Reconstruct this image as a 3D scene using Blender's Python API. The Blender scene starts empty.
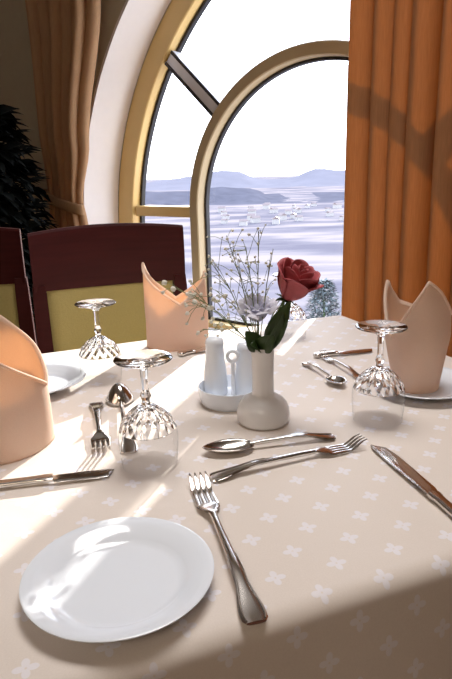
import bpy, bmesh, math, random
from mathutils import Vector, Matrix, Quaternion
random.seed(7)
R = math.radians
PI = math.pi
S = bpy.context.scene
COL = S.collection
ZT = 0.75                       # height of the table top above the floor

# ------------------------------------------------------------------ camera
cam = bpy.data.cameras.new('camera')
camo = bpy.data.objects.new('camera', cam); COL.objects.link(camo)
cam.sensor_fit = 'VERTICAL'; cam.sensor_height = 24.0; cam.lens = 600.0 / 679.0 * 24.0
cam.clip_start = 0.02; cam.clip_end = 6000
_p, _r = R(15.89), R(-1.586)
_F = Vector((0, math.cos(_p), -math.sin(_p))); _X = Vector((1, 0, 0)); _U = _X.cross(_F)
_X2 = math.cos(_r) * _X + math.sin(_r) * _U; _U2 = -math.sin(_r) * _X + math.cos(_r) * _U
camo.matrix_world = Matrix(((_X2.x, _U2.x, -_F.x, 0), (_X2.y, _U2.y, -_F.y, 0), (_X2.z, _U2.z, -_F.z, ZT + 0.3195), (0, 0, 0, 1)))
S.camera = camo

# ------------------------------------------------------------------ exposure
S.view_settings.view_transform = 'Standard'; S.view_settings.look = 'None'
S.view_settings.gamma = 1.0; S.view_settings.exposure = 0.36; S.view_settings.use_curve_mapping = False

# ------------------------------------------------------------------ sky, sun, added fill lights
w = bpy.data.worlds.new('sky'); S.world = w; w.use_nodes = True
nt = w.node_tree; nt.nodes.clear()
tc = nt.nodes.new('ShaderNodeTexCoord'); sx = nt.nodes.new('ShaderNodeSeparateXYZ'); rp = nt.nodes.new('ShaderNodeValToRGB')
bg = nt.nodes.new('ShaderNodeBackground'); ow = nt.nodes.new('ShaderNodeOutputWorld')
nt.links.new(tc.outputs['Generated'], sx.inputs[0]); nt.links.new(sx.outputs['Z'], rp.inputs[0])
nt.links.new(rp.outputs[0], bg.inputs[0]); nt.links.new(bg.outputs[0], ow.inputs[0])
rp.color_ramp.elements[0].position = 0.0; rp.color_ramp.elements[0].color = (0.93, 0.94, 1.0, 1)
rp.color_ramp.elements[1].position = 0.8; rp.color_ramp.elements[1].color = (0.62, 0.76, 1.0, 1)
bg.inputs[1].default_value = 4.0

SUN_AZ, SUN_EL = R(69.5), R(18)
sd = bpy.data.lights.new('sun', 'SUN'); sd.energy = 8.5; sd.angle = R(0.6); sd.color = (1.0, 0.93, 0.82)
so = bpy.data.objects.new('sun', sd); COL.objects.link(so)
sv = Vector((math.cos(SUN_EL) * math.cos(SUN_AZ), math.cos(SUN_EL) * math.sin(SUN_AZ), math.sin(SUN_EL)))
so.rotation_euler = (-sv).to_track_quat('-Z', 'Y').to_euler(); so.location = sv * 30

def area(name, loc, target, sx_, sy_, power, color, spread=180, portal=False):
    d = bpy.data.lights.new(name, 'AREA'); d.shape = 'RECTANGLE'; d.size = sx_; d.size_y = sy_
    d.energy = power; d.color = color; d.spread = R(spread)
    if portal: d.cycles.is_portal = True
    o = bpy.data.objects.new(name, d); COL.objects.link(o); o.location = loc
    o.rotation_euler = (Vector(target) - Vector(loc)).to_track_quat('-Z', 'Y').to_euler()
    return o
area('overhead_fill', (0.12, 0.95, 2.55), (0.06, 0.70, 0.75), 0.9, 0.6, 7.5, (1.0, 0.96, 0.93), 110)  # unseen overhead light, added to brighten the tabletop outside the sun
area('room_fill', (-0.6, -1.6, 2.55), (-0.4, -1.2, 0), 1.2, 1.2, 19, (1.0, 0.84, 0.66), 160)  # unseen warm light behind the camera, added to lift the room's ambient level

# ------------------------------------------------------------------ helpers
TH = R(-38)                      # direction of the window wall
TX, TY = math.cos(TH), math.sin(TH)
NX, NY = -math.sin(TH), math.cos(TH)
def WP(T, N, z):                 # along the wall, into the wall, height above the table -> world
    return Vector((T * TX + N * NX, T * TY + N * NY, z + ZT))
def V(x, y, z=0.0): return Vector((x, y, z + ZT))

def finish(bm, name, mat, parent=None, smooth=True, sharp=40, loc=None, rot=None):
    bmesh.ops.recalc_face_normals(bm, faces=bm.faces)
    me = bpy.data.meshes.new(name); bm.to_mesh(me); bm.free()
    if smooth:
        for p in me.polygons: p.use_smooth = True
        try: me.set_sharp_from_angle(angle=R(sharp))
        except Exception: pass
    me.materials.append(mat)
    o = bpy.data.objects.new(name, me); COL.objects.link(o)
    if parent is not None: o.parent = parent
    if loc is not None: o.location = loc
    if rot is not None: o.rotation_euler = rot
    return o
def tag(o, label=None, cat=None, group=None, kind=None):
    if label: o['label'] = label
    if cat: o['category'] = cat
    if group: o['group'] = group
    if kind: o['kind'] = kind
    return o
def empty(name, loc, rz=0.0):
    o = bpy.data.objects.new(name, None); COL.objects.link(o); o.empty_display_size = 0.02
    o.location = loc; o.rotation_euler = (0, 0, rz); return o
def quad_strip(bm, r0, r1, close=True):
    n = len(r0)
    for i in range(n if close else n - 1):
        j = (i + 1) % n
        try: bm.faces.new((r0[i], r0[j], r1[j], r1[i]))
        except ValueError: pass
def lathe(bm, prof, seg=48, c=(0, 0, 0), rmod=None, caps=False):
    rings = []
    for r, z in prof:
        if r < 1e-6: rings.append([bm.verts.new((c[0], c[1], c[2] + z))]); continue
        ring = []
        for i in range(seg):
            a = 2 * PI * i / seg
            rr = r * (rmod(a, z) if rmod else 1)
            ring.append(bm.verts.new((c[0] + rr * math.cos(a), c[1] + rr * math.sin(a), c[2] + z)))
        rings.append(ring)
    for a, b in zip(rings, rings[1:]):
        if len(a) == 1 and len(b) == 1: continue
        if len(a) == 1:
            for i in range(seg): bm.faces.new((a[0], b[i], b[(i + 1) % seg]))
        elif len(b) == 1:
            for i in range(seg): bm.faces.new((a[i], a[(i + 1) % seg], b[0]))
        else: quad_strip(bm, a, b)
    if caps:
        if len(rings[0]) > 1: bm.faces.new(rings[0])
        if len(rings[-1]) > 1: bm.faces.new(rings[-1])
def tube(bm, pts, rad, seg=8, caps=True):
    pts = [Vector(p) for p in pts]; rings = []
    if not hasattr(rad, '__len__'): rad = [rad] * len(pts)
    up = Vector((0, 0, 1))
    for i, p in enumerate(pts):
        t = (pts[min(i + 1, len(pts) - 1)] - pts[max(i - 1, 0)]).normalized()
        if abs(t.dot(up)) > 0.95: up = Vector((1, 0, 0))
        a = t.cross(up).normalized(); b = a.cross(t)
        up = b
        rings.append([bm.verts.new(p + rad[i] * (math.cos(2 * PI * k / seg) * a + math.sin(2 * PI * k / seg) * b)) for k in range(seg)])
    for a, b in zip(rings, rings[1:]): quad_strip(bm, a, b)
    if caps: bm.faces.new(rings[0]); bm.faces.new(rings[-1])
def box(bm, lo, hi, f=None):
    vs = [bm.verts.new((f or Vector)((x, y, z))) for x in (lo[0], hi[0]) for y in (lo[1], hi[1]) for z in (lo[2], hi[2])]
    for q in ((0, 1, 3, 2), (4, 6, 7, 5), (0, 4, 5, 1), (2, 3, 7, 6), (0, 2, 6, 4), (1, 5, 7, 3)): bm.faces.new([vs[i] for i in q])
def bevelled_box(bm, lo, hi, b, f=None):
    t = bmesh.new(); box(t, lo, hi); bmesh.ops.bevel(t, geom=t.edges[:], offset=b, segments=2, profile=0.7, affect='EDGES')
    mp = {}
    for v in t.verts: mp[v] = bm.verts.new(f(v.co) if f else v.co)
    for fa in t.faces: bm.faces.new([mp[v] for v in fa.verts])
    t.free()
def sweep(bm, secs, seg=12, p=2.6):
    """secs: (x, y, z, half width, half thickness); super-elliptic sections across x"""
    rings = []
    for x, y, z, hw, ht in secs:
        ring = []
        for k in range(seg):
            a = 2 * PI * k / seg; c, s = math.cos(a), math.sin(a)
            ring.append(bm.verts.new((x, y + hw * math.copysign(abs(c) ** (2 / p), c), z + ht * math.copysign(abs(s) ** (2 / p), s))))
        rings.append(ring)
    for a, b in zip(rings, rings[1:]): quad_strip(bm, a, b)
    bm.faces.new(rings[0]); bm.faces.new(rings[-1])
def ik(tab, x):                  # smooth interpolation in a table of (x, value)
    if x <= tab[0][0]: return tab[0][1]
    for (a, u), (b, v) in zip(tab, tab[1:]):
        if x <= b:
            t = (x - a) / (b - a); t = t * t * (3 - 2 * t); return u + (v - u) * t
    return tab[-1][1]

# ------------------------------------------------------------------ materials
def princ(name, color, rough=0.5, metal=0.0, spec=0.5, **kw):
    m = bpy.data.materials.new(name); m.use_nodes = True
    b = m.node_tree.nodes['Principled BSDF']
    b.inputs['Base Color'].default_value = (*color, 1); b.inputs['Roughness'].default_value = rough
    b.inputs['Metallic'].default_value = metal; b.inputs['Specular IOR Level'].default_value = spec
    for k, v in kw.items(): b.inputs[k.replace('_', ' ')].default_value = v
    return m
def noisy(m, scale, amount, bump=0.0, detail=4, stretch=(1, 1, 1), coord='Object', bscale=None):
    """vary the base colour of a principled material with noise, add a bump"""
    n = m.node_tree; b = n.nodes['Principled BSDF']; base = b.inputs['Base Color'].default_value[:]
    tc = n.nodes.new('ShaderNodeTexCoord'); mp = n.nodes.new('ShaderNodeMapping'); mp.inputs['Scale'].default_value = stretch
    nz = n.nodes.new('ShaderNodeTexNoise'); nz.inputs['Scale'].default_value = scale; nz.inputs['Detail'].default_value = detail
    mx = n.nodes.new('ShaderNodeMix'); mx.data_type = 'RGBA'
    mx.inputs['A'].default_value = (*[c * (1 - amount) for c in base[:3]], 1)
    mx.inputs['B'].default_value = (*[min(1, c * (1 + amount)) for c in base[:3]], 1)
    n.links.new(tc.outputs[coord], mp.inputs[0]); n.links.new(mp.outputs[0], nz.inputs['Vector'])
    n.links.new(nz.outputs['Fac'], mx.inputs['Factor']); n.links.new(mx.outputs['Result'], b.inputs['Base Color'])
    if bump:
        bp = n.nodes.new('ShaderNodeBump'); bp.inputs['Strength'].default_value = bump; bp.inputs['Distance'].default_value = 0.01
        src = nz
        if bscale:
            src = n.nodes.new('ShaderNodeTexNoise'); src.inputs['Scale'].default_value = bscale; n.links.new(mp.outputs[0], src.inputs['Vector'])
        n.links.new(src.outputs['Fac'], bp.inputs['Height']); n.links.new(bp.outputs[0], b.inputs['Normal'])
    return m
def fabric(name, color, trans=0.35, tcolor=None, weave=900, amount=0.12, stretch=(1, 1, 1)):
    """woven cloth that lets some light through"""
    m = bpy.data.materials.new(name); m.use_nodes = True; n = m.node_tree; n.nodes.clear()
    o = n.nodes.new('ShaderNodeOutputMaterial'); d = n.nodes.new('ShaderNodeBsdfDiffuse'); t = n.nodes.new('ShaderNodeBsdfTranslucent')
    mx = n.nodes.new('ShaderNodeMixShader'); mx.inputs[0].default_value = trans
    tc = n.nodes.new('ShaderNodeTexCoord'); mp = n.nodes.new('ShaderNodeMapping'); mp.inputs['Scale'].default_value = stretch
    nz = n.nodes.new('ShaderNodeTexNoise'); nz.inputs['Scale'].default_value = weave; nz.inputs['Detail'].default_value = 2
    n.links.new(tc.outputs['Object'], mp.inputs[0]); n.links.new(mp.outputs[0], nz.inputs['Vector'])
    for sh, c in ((d, color), (t, tcolor or color)):
        cm = n.nodes.new('ShaderNodeMix'); cm.data_type = 'RGBA'
        cm.inputs['A'].default_value = (*[x * (1 - amount) for x in c], 1); cm.inputs['B'].default_value = (*[min(1, x * (1 + amount)) for x in c], 1)
        n.links.new(nz.outputs['Fac'], cm.inputs['Factor']); n.links.new(cm.outputs['Result'], sh.inputs['Color'])
    n.links.new(d.outputs[0], mx.inputs[1]); n.links.new(t.outputs[0], mx.inputs[2]); n.links.new(mx.outputs[0], o.inputs[0])
    return m
def thin_glass(name, tint=(1, 1, 1), ior=1.45, rough=0.0, f0=0.0):
    m = bpy.data.materials.new(name); m.use_nodes = True; n = m.node_tree; n.nodes.clear()
    o = n.nodes.new('ShaderNodeOutputMaterial'); t = n.nodes.new('ShaderNodeBsdfTransparent'); t.inputs[0].default_value = (*tint, 1)
    g = n.nodes.new('ShaderNodeBsdfGlossy'); g.inputs['Roughness'].default_value = rough
    lw = n.nodes.new('ShaderNodeLayerWeight'); pw = n.nodes.new('ShaderNodeMath'); pw.operation = 'POWER'; pw.inputs[1].default_value = 4.5
    fr = n.nodes.new('ShaderNodeMath'); fr.operation = 'MULTIPLY_ADD'; fr.inputs[1].default_value = 0.6; fr.inputs[2].default_value = 0.015
    lw.inputs['Blend'].default_value = 0.5; n.links.new(lw.outputs['Facing'], pw.inputs[0]); n.links.new(pw.outputs[0], fr.inputs[0])
    mx = n.nodes.new('ShaderNodeMixShader')
    n.links.new(fr.outputs[0], mx.inputs[0]); n.links.new(t.outputs[0], mx.inputs[1]); n.links.new(g.outputs[0], mx.inputs[2]); n.links.new(mx.outputs[0], o.inputs[0])
    return m

MA = {}
MA['wall'] = noisy(princ('wall_paint', (0.56, 0.49, 0.37), 0.8), 40, 0.05, 0.05)
MA['reveal'] = noisy(princ('reveal_plaster', (0.88, 0.83, 0.81), 0.7), 30, 0.03, 0.05)
MA['ceiling'] = princ('ceiling_paint', (0.75, 0.72, 0.68), 0.9)
MA['floor'] = noisy(princ('carpet', (0.16, 0.07, 0.05), 0.95), 120, 0.3, 0.3)
MA['gold'] = noisy(princ('gold_frame', (0.74, 0.52, 0.21), 0.42, 0.0, 0.5), 8, 0.08)
MA['bronze'] = noisy(princ('bronze_frame', (0.50, 0.39, 0.23), 0.38, 0.0, 0.5), 8, 0.08)
MA['gasket'] = princ('dark_gasket', (0.02, 0.018, 0.02), 0.5)
MA['steel_bar'] = princ('grey_metal', (0.80, 0.82, 0.88), 0.4, 0.2)
MA['pane'] = thin_glass('window_pane', (0.97, 0.98, 0.99))
MA['wineglass'] = thin_glass('wine_glass_wall', (0.992, 0.992, 0.992), 1.5)
MA['crystal'] = princ('cut_crystal', (1, 1, 1), 0.02, 0.0, 0.5, Transmission_Weight=1.0, IOR=1.5)
MA['china'] = princ('white_china', (0.82, 0.87, 0.95), 0.09, 0.0, 0.5)
MA['china_vase'] = princ('vase_china', (0.82, 0.81, 0.82), 0.22, 0.0, 0.5)
MA['steel'] = princ('polished_steel', (0.66, 0.63, 0.60), 0.16, 1.0)
MA['napkin'] = fabric('peach_damask', (0.84, 0.72, 0.62), 0.34, (0.95, 0.62, 0.38), 500, 0.10, (1, 1, 6))
MA['curtain'] = fabric('terracotta_curtain', (0.34, 0.185, 0.10), 0.30, (0.66, 0.33, 0.10), 60, 0.18, (8, 8, 0.4))
MA['curtain_l'] = fabric('tan_curtain', (0.60, 0.38, 0.22), 0.30, (0.66, 0.36, 0.18), 60, 0.15, (8, 8, 0.4))
MA['mahogany'] = noisy(princ('mahogany', (0.045, 0.007, 0.007), 0.5, 0, 0.12), 6, 0.4, 0.02, 4, (1, 1, 14))
MA['olive'] = noisy(princ('olive_upholstery', (0.35, 0.28, 0.10), 0.85), 300, 0.15, 0.1)
MA['wood'] = noisy(princ('table_wood', (0.25, 0.13, 0.06), 0.5), 8, 0.3, 0.02, 4, (1, 12, 1))
MA['rose'] = noisy(princ('rose_petal', (0.43, 0.085, 0.10), 0.55, 0, 0.4), 60, 0.35)
MA['leaf'] = noisy(princ('leaf_green', (0.030, 0.060, 0.014), 0.4), 80, 0.5)
MA['stem'] = princ('stem_green', (0.09, 0.15, 0.05), 0.5)
MA['gyp_stem'] = princ('gyp_stem', (0.20, 0.24, 0.10), 0.6)
MA['floret'] = fabric('white_floret', (0.88, 0.86, 0.80), 0.3, (0.9, 0.88, 0.8), 300, 0.05)
MA['bloom'] = fabric('white_bloom', (0.80, 0.80, 0.90), 0.35, (0.78, 0.78, 0.9), 120, 0.08)
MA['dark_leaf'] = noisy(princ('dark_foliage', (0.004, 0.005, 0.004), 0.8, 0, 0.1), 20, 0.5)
MA['pot'] = princ('dark_pot', (0.05, 0.03, 0.02), 0.6)
MA['hole'] = princ('dark_hole', (0.05, 0.05, 0.05), 0.8)
MA['house'] = noisy(princ('pale_house', (0.36, 0.34, 0.33), 0.8), 0.4, 0.1)
MA['house_roof'] = princ('house_roof', (0.19, 0.145, 0.14), 0.8)
MA['shrub'] = noisy(princ('grey_shrub', (0.13, 0.15, 0.155), 0.8), 3, 0.35)
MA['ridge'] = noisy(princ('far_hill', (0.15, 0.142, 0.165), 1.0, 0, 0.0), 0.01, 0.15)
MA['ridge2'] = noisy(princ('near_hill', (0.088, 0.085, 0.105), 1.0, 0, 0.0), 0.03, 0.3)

# tablecloth: four-petalled flowers woven at every node of a diagonal lattice, laid out in the cloth's own UV
def cloth_material():
    m = bpy.data.materials.new('damask_tablecloth'); m.use_nodes = True; n = m.node_tree; b = n.nodes['Principled BSDF']
    L = n.links.new
    def math_(op, a, c=None, d=None):
        k = n.nodes.new('ShaderNodeMath'); k.operation = op
        for i, v in enumerate((a, c, d)):
            if v is None: continue
            if isinstance(v, (int, float)): k.inputs[i].default_value = v
            else: L(v, k.inputs[i])
        return k.outputs[0]
    uv = n.nodes.new('ShaderNodeUVMap'); uv.uv_map = 'cloth'
    sp = n.nodes.new('ShaderNodeSeparateXYZ'); L(uv.outputs[0], sp.inputs[0])
    lat = 0.039; a = R(-27.2)
    ox, oy = 0.0524, 0.4485
    x = math_('SUBTRACT', sp.outputs[0], ox); y = math_('SUBTRACT', sp.outputs[1], oy)
    p = math_('ADD', math_('MULTIPLY', x, math.cos(a) / lat), math_('MULTIPLY', y, math.sin(a) / lat))
    q = math_('ADD', math_('MULTIPLY', x, math.sin(a) / lat), math_('MULTIPLY', y, -math.cos(a) / lat))
    p = math_('SUBTRACT', p, math_('ROUND', p)); q = math_('SUBTRACT', q, math_('ROUND', q))
    c = math.sqrt(0.5)
    u = math_('MULTIPLY', math_('ADD', p, q), c); v = math_('MULTIPLY', math_('SUBTRACT', p, q), c)
    u, v = math_('ABSOLUTE', u), math_('ABSOLUTE', v)
    def petal(s, t):
        e = math_('ADD', math_('POWER', math_('DIVIDE', math_('SUBTRACT', s, 0.125), 0.105), 2), math_('POWER', math_('DIVIDE', t, 0.075), 2))
        return math_('SMOOTH_MIN', math_('MAXIMUM', math_('MULTIPLY', math_('SUBTRACT', 1.25, e), 2.2), 0), 1.0, 0.1)
    f = math_('MINIMUM', math_('ADD', petal(u, v), petal(v, u)), 1.0)
    mx = n.nodes.new('ShaderNodeMix'); mx.data_type = 'RGBA'
    nz = n.nodes.new('ShaderNodeTexNoise'); nz.inputs['Scale'].default_value = 700; nz.inputs['Detail'].default_value = 2
    tc = n.nodes.new('ShaderNodeTexCoord'); L(tc.outputs['Object'], nz.inputs['Vector'])
    m0 = n.nodes.new('ShaderNodeMix'); m0.data_type = 'RGBA'
    m0.inputs['A'].default_value = (0.70, 0.625, 0.57, 1); m0.inputs['B'].default_value = (0.79, 0.715, 0.66, 1)
    L(nz.outputs['Fac'], m0.inputs['Factor']); L(m0.outputs['Result'], mx.inputs['A'])
    mx.inputs['B'].default_value = (0.84, 0.83, 0.91, 1)
    L(math_('MULTIPLY', f, 0.66), mx.inputs['Factor']); L(mx.outputs['Result'], b.inputs['Base Color'])
    b.inputs['Roughness'].default_value = 0.62; b.inputs['Specular IOR Level'].default_value = 0.35
    b.inputs['Sheen Weight'].default_value = 0.1
    n2 = n.nodes.new('ShaderNodeTexNoise'); n2.inputs['Scale'].default_value = 14; n2.inputs['Detail'].default_value = 3
    L(tc.outputs['Object'], n2.inputs['Vector'])
    bp = n.nodes.new('ShaderNodeBump'); bp.inputs['Strength'].default_value = 0.25; bp.inputs['Distance'].default_value = 0.01
    L(math_('ADD', math_('MULTIPLY', n2.outputs['Fac'], 0.6), math_('MULTIPLY', f, 0.03)), bp.inputs['Height']); L(bp.outputs[0], b.inputs['Normal'])
    return m
MA['cloth'] = cloth_material()

def ground_material():
    m = princ('valley_fields', (0.6, 0.55, 0.55), 1.0, 0, 0.0); n = m.node_tree; b = n.nodes['Principled BSDF']
    tc = n.nodes.new('ShaderNodeTexCoord'); mp = n.nodes.new('ShaderNodeMapping'); mp.inputs['Scale'].default_value = (0.006, 0.016, 1)
    nz = n.nodes.new('ShaderNodeTexNoise'); nz.inputs['Scale'].default_value = 1.0; nz.inputs['Detail'].default_value = 6
    cr = n.nodes.new('ShaderNodeValToRGB'); e = cr.color_ramp.elements
    e[0].position = 0.38; e[0].color = (0.11, 0.10, 0.12, 1); e[1].position = 0.58; e[1].color = (0.23, 0.195, 0.19, 1)
    k = e.new(0.48); k.color = (0.15, 0.135, 0.15, 1)
    n.links.new(tc.outputs['Object'], mp.inputs[0]); n.links.new(mp.outputs[0], nz.inputs['Vector'])
    n.links.new(nz.outputs['Fac'], cr.inputs[0]); n.links.new(cr.outputs[0], b.inputs['Base Color'])
    return m
MA['fields'] = ground_material()

# ------------------------------------------------------------------ room shell
ND = 1.95                        # plane of the glass
NW = ND - 0.25                   # inner face of the window wall
AC, AZ, AR = -0.84, 0.04, 1.25   # arch of the opening
SILL = -0.325
ZF, ZC = -ZT, 1.85
TL, TR, NB = -3.4, 2.4, -2.9

def extr(bm, poly, n0, n1):
    a = [bm.verts.new(WP(t, n0, z)) for t, z in poly]; b = [bm.verts.new(WP(t, n1, z)) for t, z in poly]
    bm.faces.new(a); bm.faces.new(b)
    quad_strip(bm, a, b)
bm = bmesh.new()
tl, tr = AC - AR, AC + AR
NO = ND + 0.08
extr(bm, [(TL - .2, ZF), (tl, ZF), (tl, ZC), (TL - .2, ZC)], NW, NO)
extr(bm, [(tr, ZF), (TR + .2, ZF), (TR + .2, ZC), (tr, ZC)], NW, NO)
extr(bm, [(tl, ZF), (tr, ZF), (tr, SILL - 0.02), (tl, SILL - 0.02)], NW, NO)
K = 64
arc = [(AC - AR * math.cos(PI * i / K), AZ + AR * math.sin(PI * i / K)) for i in range(K + 1)]
for (a, za), (b, zb) in zip(arc, arc[1:]): extr(bm, [(a, za), (b, zb), (b, ZC), (a, ZC)], NW, NO)
wb = finish(bm, 'wall_back', MA['wall'], smooth=False); tag(wb, kind='structure')
# plastered lining of the arched reveal
bm = bmesh.new()
path = [(tl, SILL)] + arc + [(tr, SILL)]
def lining(bm, path, off, n0, n1):
    ins = []
    for i, (t, z) in enumerate(path):
        if z <= AZ + 1e-6 and (i == 0 or i == len(path) - 1 or abs(z - AZ) < 1e-6): ins.append((t + (off if t < AC else -off), z))
        else:
            d = math.hypot(t - AC, z - AZ); ins.append((AC + (t - AC) * (d - off) / d, AZ + (z - AZ) * (d - off) / d))
    rows = []
    for (t, z), (ti, zi) in zip(path, ins):
        rows.append([bm.verts.new(WP(t, n0, z)), bm.verts.new(WP(ti, n0, zi)), bm.verts.new(WP(ti, n1, zi)), bm.verts.new(WP(t, n1, z))])
    for a, b in zip(rows, rows[1:]): quad_strip(bm, a, b)
    bm.faces.new(rows[0]); bm.faces.new(rows[-1])
lining(bm, path, 0.012, NW - 0.004, ND - 0.061)
tag(finish(bm, 'trim_1', MA['reveal'], sharp=30), kind='structure')
bm = bmesh.new(); bevelled_box(bm, (tl, NW - 0.05, SILL - 0.03), (tr, NO + 0.03, SILL + 0.001), 0.006, lambda c: WP(c[0], c[1], c[2]))
tag(finish(bm, 'trim_2', MA['reveal'], smooth=False), kind='structure')

def slab(name, lo, hi, mat):
    bm = bmesh.new(); box(bm, lo, hi, lambda c: WP(c[0], c[1], c[2])); return tag(finish(bm, name, mat, smooth=False), kind='structure')
slab('floor', (TL - .2, NB - .2, ZF - .1), (TR + .2, NO, ZF), MA['floor'])
slab('ceiling', (TL - .2, NB - .2, ZC), (TR + .2, NO, ZC + .1), MA['ceiling'])
slab('wall_left', (TL - .2, NB, ZF), (TL, NW, ZC), MA['wall'])
slab('wall_right', (TR, NB, ZF), (TR + .2, NW, ZC), MA['wall'])
slab('wall_front', (TL - .2, NB - .2, ZF), (TR + .2, NB, ZC), MA['wall'])

# ------------------------------------------------------------------ window
win = tag(empty('window_1', WP(AC, ND, SILL)), 'round-headed window with gold frame and an inner arched ring', 'window', kind='structure')
inv = Matrix.Translation(-win.location)
def winpart(bm, name, mat, sharp=35):
    bmesh.ops.transform(bm, matrix=inv, verts=bm.verts); return finish(bm, name, mat, win, sharp=sharp)
def arch_band(bm, c, zc, ro, ri, n0, n1, zb, seg=72, ch=0.004):
    """upside-down U: half ring plus straight legs down to zb"""
    prs = [(c - ro, zb, c - ri, zb)]
    for i in range(seg + 1):
        a = PI * i / seg; prs.append((c - ro * math.cos(a), zc + ro * math.sin(a), c - ri * math.cos(a), zc + ri * math.sin(a)))
    prs.append((c + ro, zb, c + ri, zb))
    rows = []
    for to, zo, ti, zi in prs:
        L_ = math.hypot(to - ti, zo - zi); k = ch / L_
        mo = (to + (ti - to) * k, zo + (zi - zo) * k); mi = (ti + (to - ti) * k, zi + (zo - zi) * k)
        rows.append([bm.verts.new(WP(to, n1, zo)), bm.verts.new(WP(to, n0 + ch, zo)), bm.verts.new(WP(mo[0], n0, mo[1])), bm.verts.new(WP(mi[0], n0, mi[1])),
                     bm.verts.new(WP(ti, n0 + ch, zi)), bm.verts.new(WP(ti, n1, zi))])
    for a, b in zip(rows, rows[1:]): quad_strip(bm, a, b)
    bm.faces.new(rows[0]); bm.faces.new(rows[-1])
RC, RZ = -1.088, 0.152           # centre of the inner ring
RI, RO = 0.508, 0.562
GO = 1.135
bm = bmesh.new(); arch_band(bm, AC, AZ, AR - 0.012, GO + 0.012, ND - 0.06, ND + 0.012, SILL)
bevelled_box(bm, (AC - GO, ND - 0.055, SILL), (AC + GO, ND + 0.04, SILL + 0.022), 0.004, lambda c: WP(c[0], c[1], c[2]))
winpart(bm, 'frame', MA['gold'])
bm = bmesh.new(); arch_band(bm, AC, AZ, GO + 0.012, GO, ND - 0.016, ND + 0.006, SILL + 0.022, ch=0.002); winpart(bm, 'gasket', MA['gasket'])
bm = bmesh.new(); arch_band(bm, RC, RZ, RO, RI + 0.010, ND - 0.06, ND + 0.012, SILL + 0.022); winpart(bm, 'ring_frame', MA['bronze'])
bm = bmesh.new(); arch_band(bm, RC, RZ, RI + 0.010, RI, ND - 0.016, ND + 0.006, SILL + 0.022, ch=0.002)
box(bm, (RC - RI, ND - 0.016, SILL + 0.022), (RC + RI, ND + 0.006, SILL + 0.034), lambda c: WP(c[0], c[1], c[2])); winpart(bm, 'gasket', MA['gasket'])
def bar(bm, a, b, hw, n0, n1):
    d = Vector((b[0] - a[0], b[1] - a[1])).normalized(); pn = Vector((-d.y, d.x)) * hw
    extr(bm, [(a[0] + pn.x, a[1] + pn.y), (b[0] + pn.x, b[1] + pn.y), (b[0] - pn.x, b[1] - pn.y), (a[0] - pn.x, a[1] - pn.y)], n0, n1)
def arch_T(z): return AC - math.sqrt(GO ** 2 - (z - AZ) ** 2)
for sgn in (-1, 1):
    bm = bmesh.new()
    e = RC - RO if sgn < 0 else RC + RO
    g = AC - GO if sgn < 0 else AC + GO
    bar(bm, (g, 0.150), (e, 0.150), 0.021, ND - 0.045, ND + 0.035); winpart(bm, 'muntin', MA['gold'])
bm = bmesh.new()
for ang in (137.5, 40):
    bm = bmesh.new()
    d = Vector((math.cos(R(ang)), math.sin(R(ang))))
    a = Vector((RC, RZ)) + d * (RO - 0.004)
    k = 0.0
    while (a + d * k - Vector((AC, AZ))).length < GO + 0.004: k += 0.002
    bcut = a + d * k
    bar(bm, a, bcut, 0.030, ND - 0.045, ND + 0.012)
    mt = winpart(bm, 'muntin', MA['steel_bar'])
    pn = Vector((-d.y, d.x))
    for sg in (-1, 1):
        bm = bmesh.new(); bar(bm, a + pn * sg * .0245, bcut + pn * sg * .0245, 0.006, ND - 0.049, ND - 0.044)
        bmesh.ops.transform(bm, matrix=inv, verts=bm.verts); finish(bm, 'gasket', MA['gasket'], mt)
bm = bmesh.new(); bar(bm, (-0.9375, SILL + 0.03), (-0.9375, RZ + 0.48), 0.0255, ND - 0.04, ND + 0.035); winpart(bm, 'muntin', MA['bronze'])
# panes: ring pane and the surrounding sector, a thin sheet each
bm = bmesh.new()
pts = [(RC - RI, SILL + 0.03)] + [(RC - RI * math.cos(PI * i / 48), RZ + RI * math.sin(PI * i / 48)) for i in range(49)] + [(RC + RI, SILL + 0.03)]
bm.faces.new([bm.verts.new(WP(t, ND, z)) for t, z in pts]); winpart(bm, 'pane', MA['pane'])
bm = bmesh.new()
o_, i_ = [], []
for k in range(73):
    a = PI * k / 72; dx, dz = -math.cos(a), math.sin(a)
    i_.append((RC + RO * dx, RZ + RO * dz))
    s = 0.0
    b_ = (RC - AC) * dx + (RZ - AZ) * dz; c_ = (RC - AC) ** 2 + (RZ - AZ) ** 2 - GO ** 2
    s = -b_ + math.sqrt(b_ * b_ - c_); o_.append((RC + s * dx, RZ + s * dz))
o_ = [(AC - GO, SILL + 0.02)] + [(AC - GO, RZ)] + o_[1:-1] + [(AC + GO, RZ), (AC + GO, SILL + 0.02)]
i_ = [(RC - RO, SILL + 0.02)] + i_ + [(RC + RO, SILL + 0.02)]
va = [bm.verts.new(WP(t, ND, z)) for t, z in o_]; vb = [bm.verts.new(WP(t, ND, z)) for t, z in i_]
quad_strip(bm, va, vb, False); winpart(bm, 'pane', MA['pane'])
area('window_portal', WP(AC, ND + 0.06, 0.45), WP(AC, 0, 0.45), 2.3, 1.7, 1, (1, 1, 1), portal=True)

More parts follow.
